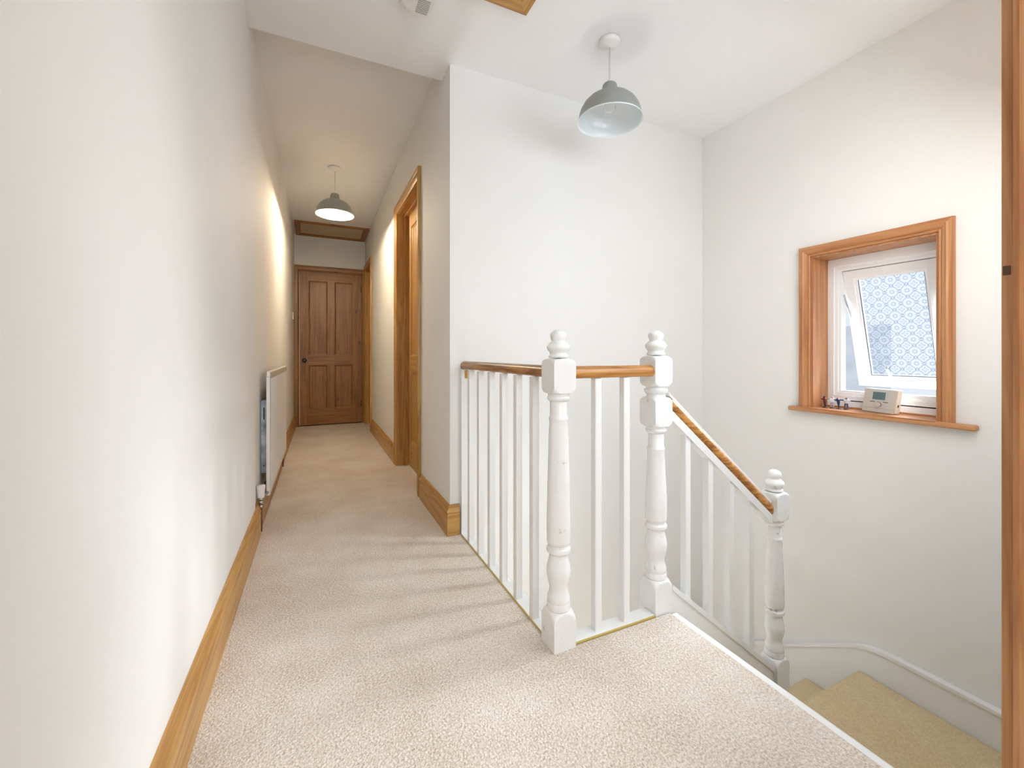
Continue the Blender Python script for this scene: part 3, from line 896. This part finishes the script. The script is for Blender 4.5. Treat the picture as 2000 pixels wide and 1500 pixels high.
def wbox(bm, x0, x1, y0, y1, z0, z1):
    vs = box(bm, x0, x1, y0, y1, z0, z1)
    for v in bm.verts:
        if v in vs: v.co = Vector(rot_sash(*v.co))
gy0, gy1, gz0, gz1 = S0+sw-wy, S1-sw-wy, T0+sw-Z0, T1-sw-Z0
bm = bmesh.new(); wbox(bm, 0.018, 0.022, gy0, gy1, gz0, gz1); obj('glass_pane', bm, 'glass', sash)
bm = bmesh.new()
q = 0.004
wbox(bm, 0.0145, 0.0175, gy1-q, gy1, gz0, gz1); wbox(bm, 0.0145, 0.0175, gy0, gy1-q, gz0, gz0+q)
wbox(bm, 0.0145, 0.0175, gy0, gy0+q*.5, gz0+q, gz1)
obj('glass_gasket', bm, 'gasket', sash)
bm = bmesh.new()   # cockspur handle: rose, neck, curved lever
hy = (gy0+gy1)/2+0.022; hz = T0+0.028-Z0
wbox(bm, -0.010, -0.0005, hy-0.016, hy+0.016, hz-0.018, hz+0.018)
last = None
for k in range(9):
    s_ = k/8
    px_ = Vector(rot_sash(-0.012-0.030*math.sin(s_*PI*0.55), hy+0.018*s_, hz+0.088*s_))
    if last is not None: tube(bm, last, px_, 0.0085-0.003*s_, 10, 0.0085-0.003*(s_+0.12))
    last = px_
wh = obj('window_handle', bm, 'upvc', sash)
bm = bmesh.new(); tube(bm, last+Vector((0, 0, -0.004)), last+Vector((0.001, 0, 0.010)), 0.0068, 12); obj('handle_tip', bm, 'galv', wh)
bm = bmesh.new(); wbox(bm, -0.004, -0.0005, hy-0.075, hy-0.045, hz+0.004, hz+0.012); obj('keep_plate', bm, 'galv', sash)
bm = bmesh.new()   # friction stay on the left jamb
tube(bm, (0.178, i1-0.006-wy, j1-Z0-0.13), rot_sash(0.03, S1-0.008-wy, T0-Z0+0.27), 0.004, 8)
obj('window_stay', bm, 'galv', wn)

# added_window_2 behind the camera, unseen and added to go with the fill lamp
w2 = tag(empty('added_window_2', (0.45, REAR-0.06, 0.78)), 'plain white window added behind the camera for fill light', 'window', kind='structure')
bm = bmesh.new()
for a in ((-0.57, -0.51, 0, 1.34), (0.51, 0.57, 0, 1.34), (-0.51, 0.51, 0, 0.06), (-0.51, 0.51, 1.28, 1.34), (-0.03, 0.03, 0.06, 1.28)):
    box(bm, a[0], a[1], -0.03, 0.03, a[2], a[3])
obj('window_frame', bm, 'upvc', w2)
bm = bmesh.new(); box(bm, -0.51, 0.51, -0.003, 0.003, 0.06, 1.28)
obj('glass_pane', bm, 'glass', w2)

w3 = tag(empty('added_window_3', (1.65, 0.25, 0.95)), 'plain window added over the stairs for fill light, outside the view', 'window', kind='structure')  # unseen window put in where the stair fill lamp stands
bm = bmesh.new()
for a in ((-0.45, -0.39, 0, 1.33), (0.39, 0.45, 0, 1.33), (-0.39, 0.39, 0, 0.06), (-0.39, 0.39, 1.27, 1.33)):
    box(bm, a[0], a[1], -0.03, 0.03, a[2], a[3])
obj('window_frame', bm, 'upvc', w3)
bm = bmesh.new(); box(bm, -0.39, 0.39, -0.003, 0.003, 0.06, 1.27)
obj('glass_pane', bm, 'glass', w3)

# ------------------------------------------------------------------ thermostat leaning in the window
th = tag(empty('thermostat', (2.572, 1.150, Z0+0.0035)), 'champagne heating thermostat with grey screen leaning on the window sill', 'thermostat')
th.rotation_euler = (0, 0, 0)
dirv = Vector((2.545-2.59, 1.068-1.224, 0)).normalized()     # along its width, image left to right
yaw = math.atan2(dirv.y, dirv.x)
th.rotation_euler = (math.radians(0), 0, yaw)   # local +x runs along the width, local -y... faces the room
lean = math.radians(10)
def TL(x, y, z): # y: towards room negative
    return (x, y*math.cos(lean)+z*math.sin(lean), z*math.cos(lean)-y*math.sin(lean)*0+0.0)
# which side faces the camera?  width direction d, room side normal = d rotated -90 deg
def tbox(bm, x0, x1, y0, y1, z0, z1, bev=0.0):
    n0 = set(bm.verts); box(bm, x0, x1, y0, y1, z0, z1, bev)
    for v in bm.verts:
        if v not in n0: v.co = Vector(TL(*v.co))
# local frame: x=width dir, y axis = left of it.  Room side is local -y
bm = bmesh.new(); tbox(bm, -0.078, 0.078, -0.008, 0.022, 0.002, 0.118, 0.003); obj('housing', bm, 'stat_side', th)
bm = bmesh.new(); tbox(bm, -0.080, 0.077, -0.014, -0.0085, 0.001, 0.119, 0.002); obj('front_cover', bm, 'stat', th)
bm = bmesh.new(); tbox(bm, -0.038, 0.038, -0.0155, -0.0142, 0.062, 0.108); obj('screen_surround', bm, base_mat('pale_bezel', lin(196, 204, 200), 0.4)[0], th)
bm = bmesh.new(); tbox(bm, -0.032, 0.030, -0.0165, -0.0156, 0.066, 0.104); obj('screen', bm, 'lcd', th)
bm = bmesh.new()
tube(bm, TL(0.0, -0.0142, 0.040), TL(0, -0.0155, 0.040), 0.0150, 28); obj('dial_ring', bm, base_mat('dial_ring_grey', lin(112, 110, 106), 0.4)[0], th)
bm = bmesh.new()
tube(bm, TL(0.0, -0.0142, 0.040), TL(0, -0.0215, 0.040), 0.0132, 28, 0.0125); obj('dial', bm, 'stat', th)
for cxb in (-0.032, 0.034):
    bm = bmesh.new()
    for k in (-1, 0, 1):
        tbox(bm, cxb+k*0.0085-0.0036, cxb+k*0.0085+0.0036, -0.0152, -0.0142, 0.0525, 0.0560)
    obj('button_marking', bm, base_mat('marking_grey', lin(96, 92, 86), 0.5)[0], th)
bm = bmesh.new(); tbox(bm, -0.0795, 0.0765, -0.0147, -0.0139, 0.021, 0.0222); obj('cover_seam', bm, base_mat('seam_grey', lin(160, 154, 146), 0.5)[0], th)
bm = bmesh.new(); tbox(bm, 0.0775, 0.0788, 0.004, 0.010, 0.034, 0.046); obj('side_port', bm, 'dark', th)

# ------------------------------------------------------------------ four tiny figures on the sill
def figure_mat(name, legs, shirt, head):
    m, t, b = base_mat(name, shirt, 0.45)
    tc = N(t, 'ShaderNodeTexCoord'); sx = N(t, 'ShaderNodeSeparateXYZ'); t.links.new(tc.outputs['Object'], sx.inputs[0])
    mr = N(t, 'ShaderNodeMapRange'); mr.inputs[1].default_value = 0.0; mr.inputs[2].default_value = 0.062
    t.links.new(sx.outputs[2], mr.inputs[0])
    r = N(t, 'ShaderNodeValToRGB'); r.color_ramp.interpolation = 'CONSTANT'; e = r.color_ramp.elements
    e.new(0.5); e.new(0.8)
    for i, (p_, c) in enumerate(((0, legs), (0.46, shirt), (0.78, head), (0.93, legs))):
        e[i].position = p_; e[i].color = c
    t.links.new(mr.outputs[0], r.inputs[0]); t.links.new(r.outputs[0], b.inputs['Base Color'])
    return m
def figure(x, y, rz, mt, arm, lean_, label):
    root = tag(empty('figurine', (x, y, Z0+0.0033), rz), label, 'figurine', 'tiny figures on the window sill')
    bm = bmesh.new(); lathe(bm, [(0, .0105), (0.002, .0105), (0.0032, .0095), (0.0033, 0)], 0, 0, 0, 24)
    obj('base', bm, mt[1], root)
    root.scale = (1.12, 1.12, 1.12)
    V = [(0, 0, .030), (lean_*.5, 0, .038), (lean_, 0, .0475), (lean_, 0, .0505), (lean_*1.2, 0, .0565),
         (0.0, .0036, .0285), (.002, .0042, .017), (.0, .0045, .0055), (.0035, .0045, .0040),
         (0.0, -.0036, .0285), (-.0025, -.0042, .017), (-.005, -.0045, .0055), (-.0015, -.0045, .0040),
         (lean_, .0062, .0455), (lean_+.004, .0098, .038+arm*.004), (lean_+.009, .0125, .036+arm*.010),
         (lean_, -.0062, .0455), (lean_+.004, -.0098, .038-arm*.001), (lean_+.009, -.0120, .036+arm*.008)]
    E = [(0, 1), (1, 2), (2, 3), (3, 4), (0, 5), (5, 6), (6, 7), (7, 8), (0, 9), (9, 10), (10, 11), (11, 12), (2, 13), (13, 14), (14, 15), (2, 16), (16, 17), (17, 18)]
    R = [.0045, .0048, .0050, .0026, .0046, .0034, .0027, .0020, .0019, .0034, .0027, .0020, .0019, .0026, .0020, .0017, .0026, .0020, .0017]
    me = bpy.data.meshes.new('body'); me.from_pydata(V, E, []); me.materials.append(mt[0])
    o = bpy.data.objects.new('body', me); C.objects.link(o); o.parent = root
    md = o.modifiers.new('skin', 'SKIN')
    for i, sv in enumerate(me.skin_vertices[0].data):
        sv.radius = (R[i]*1.35, R[i]*1.35); sv.use_root = (i == 0)
    o.modifiers.new('sub', 'SUBSURF').levels = 1; o.modifiers['sub'].render_levels = 2
    return root
skin = lin(214, 160, 130)
dk = base_mat('figure_base_navy', lin(44, 54, 84), 0.5)[0]
fm = [(figure_mat('fig_a', lin(46, 44, 58), lin(120, 52, 60), lin(70, 60, 70)), dk),
      (figure_mat('fig_b', lin(190, 186, 196), lin(232, 232, 240), lin(222, 170, 160)), dk),
      (figure_mat('fig_c', lin(42, 52, 92), lin(34, 56, 112), lin(206, 130, 130)), dk),
      (figure_mat('fig_d', lin(84, 90, 110), lin(206, 212, 224), lin(120, 112, 116)), dk)]
fl = ['tiny figure in dark red and black, furthest left on the window sill', 'tiny figure all in white, second from the left on the window sill',
      'tiny figure in navy blue, third from the left on the window sill', 'tiny figure in pale grey with dark legs, nearest the thermostat']
for k in range(4):
    figure(2.548+0.006*(k % 2), 1.388-0.0335*k, (PI-0.4, PI+0.5, PI-0.6, PI+0.9)[k], fm[k], (1, 0.4, 1.2, 0.8)[k], (.002, .001, .003, .001)[k], fl[k])

# ------------------------------------------------------------------ outdoors: neighbouring wall seen through the gap of the sash
bm = bmesh.new(); prism(bm, [(14.0, 6.0), (14.4, 6.6), (14.4, 17), (14.0, 17)], -3, 1.75, lambda u, v, a: (u, v, a))
tag(obj('neighbour_wall', bm, 'brick'), 'pale rendered wall outside, seen through the window glass', 'wall', kind='structure')
